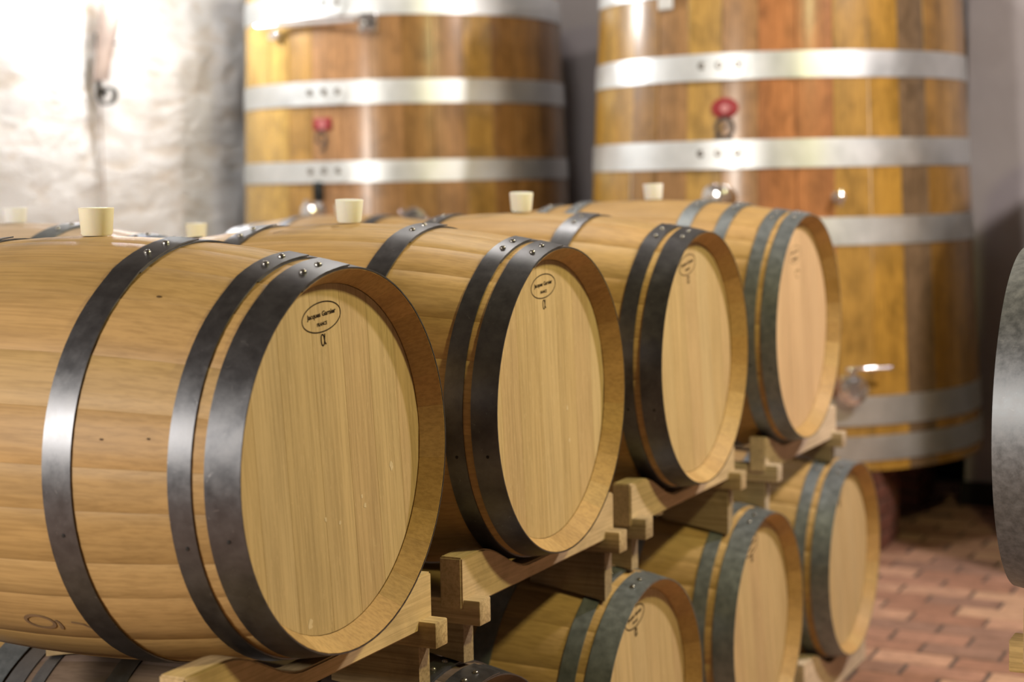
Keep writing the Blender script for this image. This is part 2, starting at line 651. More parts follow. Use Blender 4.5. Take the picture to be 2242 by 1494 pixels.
CACHE = {}
WOODS = [(0.585, 0.372, 0.150), (0.555, 0.345, 0.135), (0.615, 0.400, 0.170), (0.575, 0.358, 0.142), (0.525, 0.325, 0.122), (0.605, 0.372, 0.152)]
HEADW = [(0.62, 0.45, 0.23), (0.59, 0.42, 0.21), (0.64, 0.47, 0.25), (0.60, 0.42, 0.22), (0.63, 0.455, 0.235)]
STD_HOOPS = [(0.4758, 0.423), (0.403, 0.368), (0.214, 0.166)]
B2_HOOPS = [(0.4758, 0.428), (0.413, 0.378), (0.214, 0.166)]
FOUR_HOOPS = [(0.4758, 0.435), (0.420, 0.386), (0.305, 0.270), (0.200, 0.160)]


def make_barrel(label, xf, y, z, roll=0.0, Rh=0.29, Rb=0.34, hoops=STD_HOOPS, hmat=None, stamp='alpha',
                seed=0, group=None, turn=False, woods=WOODS, headw=HEADW, rivets=(-12, -4), scale=1.0):
    """xf is where the front rim stands; the empty sits under the bilge"""
    hmat = hmat or hoop_dark
    rr = random.Random(seed + 11)
    cx = xf + (L / 2 if turn else -L / 2) * scale
    t = thing('wine_barrel', label, 'barrel', (cx, y, z - Rb * scale), (0, 0, PI if turn else 0), group)
    t.scale = (scale,) * 3
    key = (Rh, Rb)
    if key not in CACHE:
        rh = Rh - 0.0225
        k = rh / 0.268
        CACHE[key] = dict(
            staves=[stave_mesh(w * UNIT, Rh, Rb) for w in STAVE_W],
            boards=[head_board_mesh(HEADB[i] * k, HEADB[i + 1] * k, rh - 0.0001, L / 2 - 0.0365) for i in range(7)],
            back=lathe_mesh('back_head', [(rh - 0.001, -L / 2 + 0.0365), (rh - 0.001, -L / 2 + 0.056)], oak_head, 40, 'x'),
            hoops={})
    C = CACHE[key]
    org = (0, 0, Rb)
    seq = STAVE_SEQ[:]
    rr.shuffle(seq)
    a = -UNIT * STAVE_W[seq[0]] / 2      # one stave centred on top, it carries the bung hole
    last = None
    for i in seq:
        w = STAVE_W[i] * UNIT
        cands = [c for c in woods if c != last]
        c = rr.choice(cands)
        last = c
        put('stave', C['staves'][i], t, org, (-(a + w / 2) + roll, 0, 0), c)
        a += w
    last = None
    for me in C['boards']:
        c = rr.choice([c for c in headw if c != last])
        last = c
        put('head_board', me, t, org, (roll, 0, 0), c)
    put('back_head', C['back'], t, org, (roll, 0, 0), headw[0])
    hk = 0
    for side in (1, -1):
        for (h0, h1) in hoops:
            phi = math.radians(rr.uniform(*rivets))
            ck = (side, h0, h1, hmat.name, round(phi, 4))
            x0, x1 = (h0, h1) if side > 0 else (-h1, -h0)
            me = hoop_mesh(x0, x1, Rh, Rb, hmat, phi)
            hp = put('hoop', me, t, org, (roll, 0, 0))
            if scale < 1 and side < 0:
                continue
            xm = (h0 + h1) / 2 * side
            rm = prof(xm, Rh, Rb)
            for dphi, lift in ((-0.065, 0.0058), (0.075, 0.0058)):
                ph = phi + dphi
                r = rm + lift
                rv_ = put('rivet', rivet_me, hp, (xm, r * math.sin(ph), r * math.cos(ph)), (-ph, 0, 0))
            # a dark nail in the band on the side
            ph = math.radians(-99 + rr.uniform(-2, 2))
            r = rm + 0.0027
            put('nail', nail_me, hp, (xm + 0.002, r * math.sin(ph), r * math.cos(ph)), (-ph, 0, 0))
            hk += 1
    if stamp:
        st = put('stamp', STAMP[stamp], t, (L / 2 - 0.0362, 0, Rb), (roll, 0, 0))
        st['label'] = 'dark branded maker mark on the head'
        if stamp == 'bars':
            put('faint_stamp', faint_mark(), t, (L / 2 - 0.0362, 0, Rb), (roll, 0, 0))
    return t


rad = math.radians
UP_Z = [0.0, -0.003, -0.001, 0.002]
UP_Y = [0.0, 0.77, 1.556, 2.382]
UPG = 'upper row of oak barrels'
make_barrel('largest oak barrel nearest the camera, left end of the upper row', 0, UP_Y[0], UP_Z[0], rad(5), seed=1, group=UPG)
make_barrel('oak barrel second from the left in the upper row, behind the nearest one', 0.002, UP_Y[1], UP_Z[1], rad(4), hoops=B2_HOOPS, seed=5, group=UPG)
make_barrel('oak barrel third from the left in the upper row, blurred round stamp', 0.004, UP_Y[2], UP_Z[2], rad(8), hoops=B2_HOOPS, seed=9, group=UPG)
PINKW = [(0.70, 0.47, 0.27), (0.67, 0.45, 0.26), (0.72, 0.49, 0.285)]
make_barrel('farthest upper row barrel with four hoops per end and a pinkish head', 0.004, UP_Y[3], UP_Z[3], rad(7), Rh=0.305, Rb=0.352,
            hoops=FOUR_HOOPS, hmat=hoop_blue, stamp='bars', seed=14, group=UPG, headw=PINKW)
LO_Z = -0.753
LO_Y = [-0.37, 0.44, 1.241, 2.046, 2.888]
LOG = 'lower row of oak barrels'
make_barrel('nearest lower row barrel, below the lower picture edge', -0.006, LO_Y[0], LO_Z, rad(8), seed=21, group=LOG, rivets=(-3, -1))
make_barrel('shade-painted lower barrel below the nearest barrel, its hooped top at the bottom edge', -0.006, LO_Y[1], LO_Z, rad(2), hmat=hoop_dark, seed=22, woods=[(0.16, 0.11, 0.085), (0.13, 0.09, 0.07), (0.19, 0.13, 0.09)], group=LOG, rivets=(-3, -1))  # wood and hoops coloured dark to carry the shade under the upper barrel
make_barrel('lower row barrel with bold round stamp, below second upper barrel', -0.006, LO_Y[2], LO_Z, rad(8.5), hmat=hoop_blue, stamp='alpha_bold', seed=23, group=LOG, rivets=(-3, -1))
make_barrel('lower row barrel with bright glint on its front hoop, below third upper barrel', -0.006, LO_Y[3], LO_Z, rad(12), hmat=hoop_blue, stamp='alpha_bold', seed=24, group=LOG, rivets=(-3, -1))
make_barrel('last lower row barrel beside the open brick floor', -0.006, LO_Y[4], LO_Z, rad(16), hmat=hoop_blue, stamp='alpha_bold', seed=25, group=LOG, rivets=(-3, -1))
BKG = 'barrels of the row behind'
make_barrel('pale barrel of the row behind, at the left picture edge', -1.44 + .475, 0.87, 0.0, 0, stamp=None, woods=[(0.74, 0.56, 0.40), (0.70, 0.52, 0.36), (0.77, 0.60, 0.44)], seed=31, group=BKG, hmat=hoop_blue)
make_barrel('small barrel of the row behind, barely rising over the nearest barrel', -1.45 + .43, 1.57, -0.034, 0, stamp=None, woods=[(0.74, 0.56, 0.40), (0.70, 0.52, 0.36), (0.77, 0.60, 0.44)], seed=32, group=BKG, scale=0.9)
make_barrel('barrel of the row behind, before the left tank tap', -1.85 + .43, 2.95, 0.002, 0, stamp=None, seed=33, group=BKG, scale=0.9)
for y, lab in ((0.44, 'lower barrel of the row behind, in the dark at bottom left'), (1.28, 'second lower barrel of the row behind'), (2.08, 'third lower barrel of the row behind')):
    make_barrel(lab, -1.44 + .475, y, LO_Z, rad(-14 if y == 1.28 else 4), hmat=hoop_blue, stamp=None, seed=int(50 + y * 10), group='lower barrels of the row behind', rivets=(-3, -1))
make_barrel('barrel cut by the right picture edge with wide grey hoop', 0.844, 0.836, -0.005, 0, stamp=None, hmat=hoop_pale, seed=41, turn=True,
            hoops=[(0.475, 0.388), (0.372, 0.335), (0.214, 0.166)])



def side_mark(barrel, name, x, deg, polys, strokes, mat, Rh=0.29, Rb=0.34):
    """flat mark lying on the staves: (along the barrel, round the barrel) in metres from x, deg (from the top towards +Y)"""
    vs, fs = [], []
    def to3(a, b):
        r = prof(x + a, Rh, Rb) + 0.0006
        ph = math.radians(deg) + b / r
        return (x + a, r * math.sin(ph), r * math.cos(ph))
    for p in polys:
        b0 = len(vs)
        vs.extend(to3(*q) for q in p)
        fs.append(tuple(range(b0, len(vs))))
    for p, w, c in strokes:
        stroke_faces(p, w, vs, fs, to3, c)
    put(name, mesh(name, vs, fs, mat, False), barrel, (0, 0, Rb))


knot_brown = plain('knot_brown', (0.10, 0.055, 0.02), 0.7, vary=0.3, scale=200)
faded_pencil = plain('faded_pencil', (0.27, 0.165, 0.085), 0.8, vary=0.2)
glue_pale = plain('pale_resin_fleck', (0.74, 0.58, 0.36), 0.6, vary=0.1)
B1 = bpy.data.objects['wine_barrel']
B2 = bpy.data.objects['wine_barrel.001']
side_mark(B1, 'knot', 0.274, -37.0, [ell(0, 0, 0.0042, 0.0022, 10)], [], knot_brown)
side_mark(B1, 'knot', 0.261, -78.2, [ell(0, 0, 0.0030, 0.0016, 10)], [], knot_brown)
side_mark(B1, 'knot', 0.335, -77.3, [ell(0, 0, 0.0026, 0.0016, 10)], [], knot_brown)
side_mark(B1, 'pencil_mark', 0.073, -132.5, [], [(ell(0, 0, 0.026, 0.016, 24), 0.006, True), (ell(0.030, -0.004, 0.006, 0.011, 12, -1.6, 1.6), 0.006, False)], faded_pencil)
side_mark(B1, 'pencil_mark', 0.150, -134.0, [], [([(-0.016, 0.014), (0.002, 0.010), (0.018, -0.004), (0.030, -0.016), (0.022, -0.020)], 0.004, False)], faded_pencil)
side_mark(B2, 'knot', -0.113, -14.9, [], [([(0.009, 0.007), (-0.006, -0.009)], 0.0028, False)], knot_brown)
side_mark(B2, 'knot', 0.004, -10.3, [], [([(0.010, 0.001), (-0.010, 0.002)], 0.0020, False)], knot_brown)
rk = random.Random(4)
for bar, cy, cz, r in ((B1, 0.175, -0.038, 0.0075), (B1, 0.091, -0.088, 0.0045), (B1, 0.016, -0.102, 0.0045), (B1, -0.024, -0.089, 0.004), (B1, -0.074, -0.241, 0.0085),
                       (B1, 0.082, -0.072, 0.004), (B2, 0.085, -0.028, 0.005), (B2, 0.093, -0.093, 0.004)):
    pts = [(r * rk.uniform(0.45, 1.1) * math.cos(a), r * rk.uniform(0.6, 1.25) * math.sin(a)) for a in [k * PI / 5 for k in range(10)]]
    put('resin_fleck', mesh('resin_fleck', [(0, cy + p[0], cz + p[1]) for p in pts], [tuple(range(10))], glue_pale, False), bar, (L / 2 - 0.0362, 0, 0.34))

# bungs
bung_me = lathe_mesh('bung', [(0.0225, -0.004), (0.0250, 0.0), (0.0285, 0.040), (0.0275, 0.0412), (0.010, 0.0412)], bung_mat, 28)
bung_low = lathe_mesh('bung', [(0.0225, -0.004), (0.0250, 0.0), (0.0275, 0.030), (0.0265, 0.0312), (0.010, 0.0312)], bung_mat, 28)
BG = 'silicone bungs in the barrel tops'
for lab, x, y, z, me, tilt, c in (
        ('yellowish silicone bung on the nearest upper barrel', -0.475, 0.002, 0.340, bung_me, (0.0, 0.01), (1.0, 0.93, 0.76)),
        ('cream silicone bung on the second upper barrel', -0.472, 0.77, 0.337, bung_me, (0.04, 0.05), (1.0, 1.0, 0.95)),
        ('cream silicone bung tilted on the third upper barrel', -0.470, 1.556, 0.339, bung_me, (0.06, 0.05), (1.0, 1.0, 0.95)),
        ('white silicone bung on the farthest upper barrel', -0.455, 2.382, 0.354, bung_me, (0.0, -0.02), (1.06, 1.08, 1.15)),
        ('blurred white bung at the left picture edge', -1.44, 0.87, 0.340, bung_low, (0.0, 0.0), (1.06, 1.08, 1.15)),
        ('pale bung peeping over the nearest barrel, left of the tank', -1.45, 1.57, 0.272, bung_me, (0.0, 0.0), (1.0, 0.95, 0.80)),
        ('bung hidden behind the second upper barrel bung', -1.85, 2.95, 0.308, bung_low, (0.0, 0.0), (1.0, 1.0, 0.95))):
    tag(put('bung', me, None, (x, y, z + 0.0042 + 0.025 * (abs(tilt[0]) + abs(tilt[1]))), (tilt[0], tilt[1], 0), c), lab, 'bung', BG)

# ------------------------------------------------------------------ cradles
BX0, BX1 = -0.060, -0.105       # front beam, front and back face


def beam_mesh(x0, x1, zt, zb, hw, dip, yc):
    ys = [-hw + 2 * hw * k / 36 for k in range(37)]
    def top(y):
        s = min(1, max(0, (0.25 - abs(y - yc)) / 0.2))
        return zt - dip * s * s * (3 - 2 * s)
    bm = bmesh.new()
    fr = [bm.verts.new((x0, y, top(y))) for y in ys]
    bk = [bm.verts.new((x1, y, top(y))) for y in ys]
    f0, f1 = bm.verts.new((x0, -hw, zb)), bm.verts.new((x0, hw, zb))
    b0, b1 = bm.verts.new((x1, -hw, zb)), bm.verts.new((x1, hw, zb))
    for k in range(36):
        bm.faces.new((fr[k], fr[k + 1], bk[k + 1], bk[k]))
    bm.faces.new(fr + [f1, f0])
    bm.faces.new(bk + [b1, b0])
    bm.faces.new((fr[0], bk[0], b0, f0))
    bm.faces.new((fr[-1], bk[-1], b1, f1))
    bm.faces.new((f0, f1, b1, b0))
    bmesh.ops.recalc_face_normals(bm, faces=bm.faces)
    ed = [e for e in bm.edges if len(e.link_faces) == 2 and e.calc_face_angle() > 0.8]
    bmesh.ops.bevel(bm, geom=ed, offset=0.003, segments=2, affect='EDGES')
    return bm_mesh('beam', bm, beam_wood)


BEAMC = [(0.74, 0.53, 0.27), (0.70, 0.51, 0.30), (0.74, 0.55, 0.33), (0.80, 0.63, 0.46)]


def make_cradle(label, y, z, lows, col, yc=0.0, dip=0.066, zlow=LO_Z, xc=-0.475, group='wooden cradles under the upper barrels'):
    """two scooped beams on two runners; chocks below ride on the lower barrels"""
    zb, zr = z - 0.345, z - 0.372
    t = thing('barrel_cradle', label, 'cradle', (xc, y, zr), (0, 0, 0), group)
    o = lambda x: x + 0.475
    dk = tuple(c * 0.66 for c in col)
    for x0, x1 in ((o(BX0), o(BX1)), (-o(BX0), -o(BX1))):
        put('beam', beam_mesh(x0, x1, z - 0.25 - zr, zb - zr, 0.345, dip, yc), t, col=col)
    for s in (-1, 1):
        yy = 0.319 * s
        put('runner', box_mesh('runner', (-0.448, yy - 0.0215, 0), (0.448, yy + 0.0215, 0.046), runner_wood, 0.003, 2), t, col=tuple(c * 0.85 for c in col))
        yl = lows[0] if s < 0 else lows[1]
        if yl is None:
            continue
        for side in (1, -1):
            vs, fs = [], []
            w = 0.0185
            xa, xb = 0.412, 0.235
            for k in range(9):
                x = side * (xa + (xb - xa) * k / 8)
                for q in (-w, w):
                    d = y + yy + q - yl
                    r = prof(x, 0.29, 0.34) + 0.0088
                    zz = zlow + math.sqrt(r * r - d * d)
                    vs.append((x, yy + q, 0.0))
                    vs.append((x, yy + q, min(zz - zr, -0.004)))
            for k in range(8):
                a, b = 4 * k, 4 * k + 4
                fs += [(a, a + 1, b + 1, b), (a + 2, b + 2, b + 3, a + 3), (a, b, b + 2, a + 2), (a + 1, a + 3, b + 3, b + 1)]
            fs += [(0, 2, 3, 1), (32, 33, 35, 34)]
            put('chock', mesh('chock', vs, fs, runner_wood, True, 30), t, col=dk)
    return t


make_cradle('pale wooden cradle beam under the nearest upper barrel', -0.005, 0.0, (LO_Y[0], LO_Y[1]), BEAMC[0])
make_cradle('stained wooden cradle beam under the second upper barrel', 0.795, 0.0, (LO_Y[1], LO_Y[2]), BEAMC[1], -0.02)
make_cradle('wooden cradle beam under the third upper barrel', 1.582, 0.0, (LO_Y[2], LO_Y[3]), BEAMC[2], -0.02)
make_cradle('pale pinkish cradle beam under the farthest upper barrel', 2.520, -0.030, (LO_Y[3], LO_Y[4]), BEAMC[3], -0.10, 0.046)
# bearers on the floor under the lower row
for lab, y in (('floor cradle of the nearest lower row barrel', LO_Y[0]), ('floor cradle under the shade-painted lower barrel', LO_Y[1]),
               ('floor cradle of the bold stamped lower barrel', LO_Y[2]), ('floor cradle of the lower barrel with bright hoop', LO_Y[3]),
               ('pale floor cradle under the last lower barrel, on the bricks', LO_Y[4])):
    t = thing('floor_cradle', lab, 'cradle', (-0.481, y, FLOOR + 0.001), (0, 0, 0), 'wooden cradles on the floor')
    for s in (1, -1):
        put('beam', beam_mesh(s * 0.415, s * 0.370, LO_Z - 0.25 - FLOOR, 0, 0.345, 0.066, 0), t, col=BEAMC[3])
# back row stands on cradles too
CB = 'wooden cradles of the row behind'
make_cradle('cradle of the row behind, under the pale barrel at the left edge', 0.87, 0.0, (0.44, 1.28), BEAMC[2], xc=-1.44, group=CB)
make_cradle('cradle under the small barrel in the row behind', 1.57, 0.0, (1.28, 2.08), BEAMC[2], xc=-1.44, group=CB)
for y, lab in ((0.44, 'floor cradle of the dark lower barrel behind the nearest one'), (1.28, 'floor cradle of the second lower barrel in the row behind'),
               (2.08, 'floor cradle of the third lower barrel in the row behind')):
    t = thing('floor_cradle', lab, 'cradle', (-1.44, y, FLOOR + 0.001), (0, 0, 0), 'wooden cradles on the floor')
    for s in (1, -1):
        put('beam', beam_mesh(s * 0.415, s * 0.370, LO_Z - 0.25 - FLOOR, 0, 0.345, 0.066, 0), t, col=BEAMC[3])
for lab, x, y, z in (('cradle of the row behind, before the left tank', -1.85, 2.95, 0.036),):
    t = thing('barrel_cradle', lab, 'cradle', (x, y, FLOOR + 0.001), (0, 0, 0), 'wooden cradles of the row behind')
    zr = FLOOR + 0.001
    for s in (1, -1):
        put('beam', beam_mesh(s * 0.375, s * 0.330, z - 0.25 - zr, z - 0.345 - zr, 0.33, 0.066, 0), t, col=BEAMC[2])
        put('runner', box_mesh('runner', (-0.41, s * 0.30 - .02, z - 0.372 - zr), (0.41, s * 0.30 + .02, z - 0.326 - zr), runner_wood, 0.003), t, col=BEAMC[1])
        for q in (1, -1):
            put('leg', box_mesh('leg', (q * 0.35 - .02, s * 0.30 - .018, 0), (q * 0.35 + .02, s * 0.30 + .018, z - 0.371 - zr), runner_wood, 0.003), t, col=BEAMC[1])
# cradle carrying the barrel at the right edge
t = thing('barrel_cradle', 'wooden cradle with block end in the bottom right corner', 'cradle', (1.319, 0.836, FLOOR + 0.001))
zr = FLOOR + 0.001
for s in (1, -1):
    put('beam', beam_mesh(s * 0.415, s * 0.370, -0.255 - zr, -0.35 - zr, 0.345, 0.066, 0), t, col=BEAMC[0])
    put('runner', box_mesh('runner', (-0.438, s * 0.312 - .024, -0.364 - zr), (0.438, s * 0.312 + .024, -0.312 - zr), runner_wood, 0.003, 2), t, col=(0.68, 0.46, 0.18))
    for q in (1, -1):
        put('leg', box_mesh('leg', (q * 0.30 - .03, s * 0.312 - .02, 0), (q * 0.30 + .03, s * 0.312 + .02, -0.363 - zr), runner_wood, 0.003), t, col=BEAMC[1])

# ------------------------------------------------------------------ tanks
TW = [(0.58, 0.33, 0.075), (0.50, 0.275, 0.08), (0.62, 0.37, 0.09), (0.44, 0.235, 0.07), (0.54, 0.30, 0.075), (0.48, 0.26, 0.10)]


def make_tank(label, cx, cy, r0, sl, zb, zt, hoops, seed, special, plate_deg, plates):
    rr = random.Random(seed)
    t = thing('fermentation_tank', label, 'tank', (cx, cy, zb), (0, 0, 0), 'varnished oak tanks along the back wall')
    R = lambda z: r0 + sl * (0.4 - z)          # world z
    n = 34
    w = 2 * PI / n
    # one stave mesh, angle 0 faces -Y
    def stave(cold=None):
        vs, fs = [], []
        zs = [zb, zb + 0.01, zt - 0.01, zt]
        for z in zs:
            ro = R(z)
            sag = 0.0022
            pts = []
            h = w / 2 - 0.0004
            for a, d in ((-h, -0.003), (-h + 0.004, 0.0), (-h * 0.5, sag * 0.7), (0, sag), (h * 0.5, sag * 0.7), (h - 0.004, 0.0), (h, -0.003), (h, -0.05), (-h, -0.05)):
                # facet a little flatter than the round
                rr_ = ro + d - 0.0030 * (1 - abs(a) / h) * 0.6
                pts.append((rr_ * math.sin(a), -rr_ * math.cos(a), z - zb))
            vs += pts
        m = 9
        for i in range(3):
            for k in range(m):
                k2 = (k + 1) % m
                fs.append((i * m + k, i * m + k2, (i + 1) * m + k2, (i + 1) * m + k))
        fs.append(tuple(range(m)))
        fs.append(tuple(3 * m + k for k in range(m - 1, -1, -1)))
        return mesh('stave', vs, fs, tank_wood, True, 25)
    me = stave()
    off = rr.uniform(0, w)
    last = None
    for k in range(n):
        a = off + k * w
        ad = math.degrees((a + PI) % (2 * PI) - PI)
        c = rr.choice([x for x in TW if x != last])
        last = c
        for (lo, hi, sc) in special:
            if lo <= ad < hi:
                c = sc
        put('stave', me, t, (0, 0, 0), (rr.uniform(-.0006, .0006), 0, a + rr.uniform(-.0012, .0012)), c)
    put('tank_top', lathe_mesh('tank_top', [(R(zt) - 0.052, zt - zb - 0.12), (R(zt) - 0.052, zt - zb - 0.06)], tank_wood, 40), t, col=TW[0])
    put('tank_bottom', lathe_mesh('tank_bottom', [(R(zb) - 0.052, 0.05), (R(zb) - 0.052, 0.09)], tank_wood, 40), t, col=TW[3])
    seg = 170
    jit = [rr.uniform(-0.0012, 0.0012) for _ in range(n)]
    for hi, (z0, z1) in enumerate(hoops):
        vs, fs = [], []
        ph = rr.uniform(0, 9)
        for k in range(seg):
            a = 2 * PI * k / seg
            j = ((a - off) / w) % n
            i0 = int(j) % n
            f = j - int(j)
            s = f * f * (3 - 2 * f)
            d = jit[i0] * (1 - s) + jit[(i0 + 1) % n] * s + 0.0006 * math.sin(23 * a + ph)
            for z, e in ((z0, 0.004), (z0, 0.0065), (z1, 0.0065), (z1, 0.004)):
                r = R(z) + e + d
                vs.append((r * math.sin(a), -r * math.cos(a), z - zb))
        for k in range(seg):
            for q in range(4):
                q2 = (q + 1) % 4
                k2 = (k + 1) % seg
                fs.append((4 * k + q, 4 * k + q2, 4 * k2 + q2, 4 * k2 + q))
        hp = put('hoop', mesh('hoop', vs, fs, hoop_galv, True, 40), t)
        if hi in plates:
            # overlapping end with a rounded tip and three bolts
            vs, fs = [], []
            zc, hh = (z0 + z1) / 2, (z1 - z0) / 2
            a1 = math.radians(plate_deg)
            a0 = a1 - 0.36
            n2 = 26
            for k in range(n2 + 1):
                a = a0 + (a1 - a0) * k / n2
                dist = (a1 - a) * R(zc)
                hz = hh if dist > hh else math.sqrt(max(hh * hh - (hh - dist) ** 2, 0)) + 0.0005
                for z, e in ((zc - hz, 0.0068), (zc - hz, 0.0125), (zc + hz, 0.0125), (zc + hz, 0.0068)):
                    r = R(z) + e
                    vs.append((r * math.sin(a), -r * math.cos(a), z - zb))
            for k in range(n2):
                for q in range(4):
                    q2 = (q + 1) % 4
                    fs.append((4 * k + q, 4 * k + q2, 4 * k + 4 + q2, 4 * k + 4 + q))
            fs += [(0, 1, 2, 3), (4 * n2 + 3, 4 * n2 + 2, 4 * n2 + 1, 4 * n2)]
            put('hoop_tongue', mesh('hoop_tongue', vs, fs, hoop_galv, True, 40), hp)
            for k in range(3):
                a = a1 - 0.058 - 0.092 * k
                r = R(zc) + 0.012
                put('bolt', bolt_me, hp, (r * math.sin(a), -r * math.cos(a), zc - zb + 0.006), (0, 0, a))
    return t, R


bolt_me = lathe_mesh('bolt', [(0.017, 0.002), (0.017, -0.001), (0.0125, -0.002), (0.0115, -0.010), (0.005, -0.0105)], rivet_steel, 12, 'y')

RC = (-1.06, 5.46); RZB = -0.815
LC = (-3.17, 5.71); LZB = -0.815
GREY = (0.26, 0.17, 0.095)
tankR, RR = make_tank('right oak tank with five broad hoops and a red oval badge', RC[0], RC[1], 0.85, 0.05, RZB, 1.40,
                      [(1.175, 1.29), (0.815, 0.925), (0.448, 0.566), (0.125, 0.241), (-0.624, -0.503), (-0.772, -0.668)], 5,
                      [(53, 64, GREY), (64, 75, (0.42, 0.22, 0.05)), (42, 53, (0.62, 0.34, 0.06)), (16, 28, (0.55, 0.23, 0.08)), (-80, -50, (0.66, 0.36, 0.05))], 9.4, (0, 1, 2))
tankL, LR = make_tank('left oak tank beside the white plaster wall', LC[0], LC[1], 0.845, 0.035, LZB, 1.45,
                      [(1.215, 1.335), (0.794, 0.909), (0.421, 0.525), (0.04, 0.15), (-0.62, -0.50), (-0.765, -0.66)], 8,
                      [(-80, -12, (0.68, 0.42, 0.11)), (60, 90, (0.40, 0.20, 0.06)), (2, 14, (0.60, 0.32, 0.14))], 10.6, (0, 1, 2))  # first entry paints the wall lamp's glow into the left-side staves

make_tank('added unseen third oak tank past the picture edge, shading floor and right tank', 1.12, 5.05, 0.85, 0.05, RZB, 0.72,  # added out of view, cut low to shade floor and tank side
          [(0.56, 0.67), (0.125, 0.241), (-0.624, -0.503), (-0.772, -0.668)], 17, [], 9.4, ())


def on_tank(t, R, zb, deg, z, out=0.0):
    """location (tank local) and rotation of a fitting facing out at deg"""
    a = math.radians(deg)
    r = R(z) + out
    return (r * math.sin(a), -r * math.cos(a), z - zb), (0, 0, a)


def fit(name, me, t, R, zb, deg, z, out=0.0, tilt=0.0, label=None, col=None):
    loc, rot = on_tank(t, R, zb, deg, z, out)
    o = put(name, me, t, loc, (0, tilt, rot[2]), col)
    if label:
        o['label'] = label
    return o


def disc_strokes(name, polys, strokes, mat, y=-0.004):
    vs, fs = [], []
    to3 = lambda a, b: (a, y, b)
    for p in polys:
        b0 = len(vs)
        vs += [to3(*q) for q in p]
        fs.append(tuple(range(b0, len(vs))))
    for p, w, c in strokes:
        stroke_faces(p, w, vs, fs, to3, c)
    return mesh(name, vs, fs, mat, False)


badge_R = lathe_mesh('badge', [(0.055, 0.004), (0.055, -0.004), (0.050, -0.006)], red_paint, 28, 'y')
b = fit('badge', badge_R, tankR, RR, RZB, 2.4, 0.698, 0.001, label='red oval badge')
b.scale = (1.04, 1, 0.80)
c = put('badge_centre', disc_strokes('badge_centre', [ell(0, 0.0, 0.016, 0.022, 20)], [], red_pale, -0.0065), b)
mk = disc_strokes('stencil_mark', [], [(ell(0, 0.012, 0.036, 0.040, 26), 0.015, True), ([(-0.030, -0.014), (-0.046, -0.058)], 0.014, False), ([(0.016, -0.020), (0.040, -0.056)], 0.014, False), ([(-0.018, 0.0), (0.018, 0.024)], 0.008, False)], ink_grey)
fit('stencil_mark', mk, tankR, RR, RZB, 2.4, 0.606, 0.001, label='dark round stencil')
badge_L = box_mesh('badge', (-0.05, -0.006, -0.030), (0.05, 0.004, 0.030), red_paint, 0.006, 2)
b = fit('badge', badge_L, tankL, LR, LZB, 1.2, 0.703, 0.001, label='small red badge with pale middle')
put('badge_centre', disc_strokes('badge_centre', [ell(0, 0.0, 0.020, 0.024, 20)], [], red_pale, -0.0068), b)
mk = disc_strokes('stencil_mark', [], [(ell(0.0, 0.010, 0.026, 0.030, 24), 0.011, True), (ell(-0.004, -0.002, 0.034, 0.052, 14, -1.9, 0.1), 0.011, False)], ink_grey)
fit('stencil_mark', mk, tankL, LR, LZB, 0.8, 0.628, 0.001, label='dark curled stencil')


def tap_mesh(name, prof_, n=20):
    return lathe_mesh(name, [(r, -h) for r, h in prof_], chrome, n, 'y', 30)


# right tank fittings
stub = tap_mesh('tap', [(0.050, -0.01), (0.050, 0.008), (0.034, 0.010), (0.034, 0.075), (0.050, 0.078), (0.050, 0.100), (0.040, 0.106), (0.012, 0.108)])
fit('tap', stub, tankR, RR, RZB, 1.6, 0.336, 0.0, label='polished capped outlet')
spig = fit('spigot', tap_mesh('spigot', [(0.024, -0.01), (0.024, 0.006), (0.010, 0.008), (0.010, 0.05), (0.016, 0.052), (0.016, 0.066), (0.006, 0.07)]), tankR, RR, RZB, 33.6, 0.322, 0.0)
put('spigot_lever', box_mesh('spigot_lever', (-0.006, -0.062, -0.035), (0.008, -0.050, 0.032), chrome, 0.003, 2), spig)
val = fit('valve', tap_mesh('valve', [(0.060, -0.01), (0.060, 0.010), (0.040, 0.013), (0.040, 0.050), (0.062, 0.054), (0.062, 0.076), (0.046, 0.080), (0.046, 0.094), (0.030, 0.098), (0.028, 0.088), (0.006, 0.088)], 28), tankR, RR, RZB, 35.7, -0.466, 0.0, label='round chrome valve')
put('valve_stem', box_mesh('valve_stem', (-0.010, -0.070, 0.050), (0.012, -0.048, 0.092), chrome, 0.004, 2), val)
put('valve_lever', lathe_mesh('valve_lever', [(0.006, -0.03), (0.0085, -0.025), (0.0085, 0.060), (0.013, 0.064), (0.013, 0.100), (0.0085, 0.104), (0.0085, 0.168), (0.004, 0.172)], chrome, 12, 'x'), val, (0, -0.060, 0.086))
fit('plate', box_mesh('plate', (-0.038, -0.010, -0.045), (0.038, 0.004, 0.045), white_plate, 0.004), tankR, RR, RZB, -17, 1.165, 0.010, label='small white plate at the top hoop')
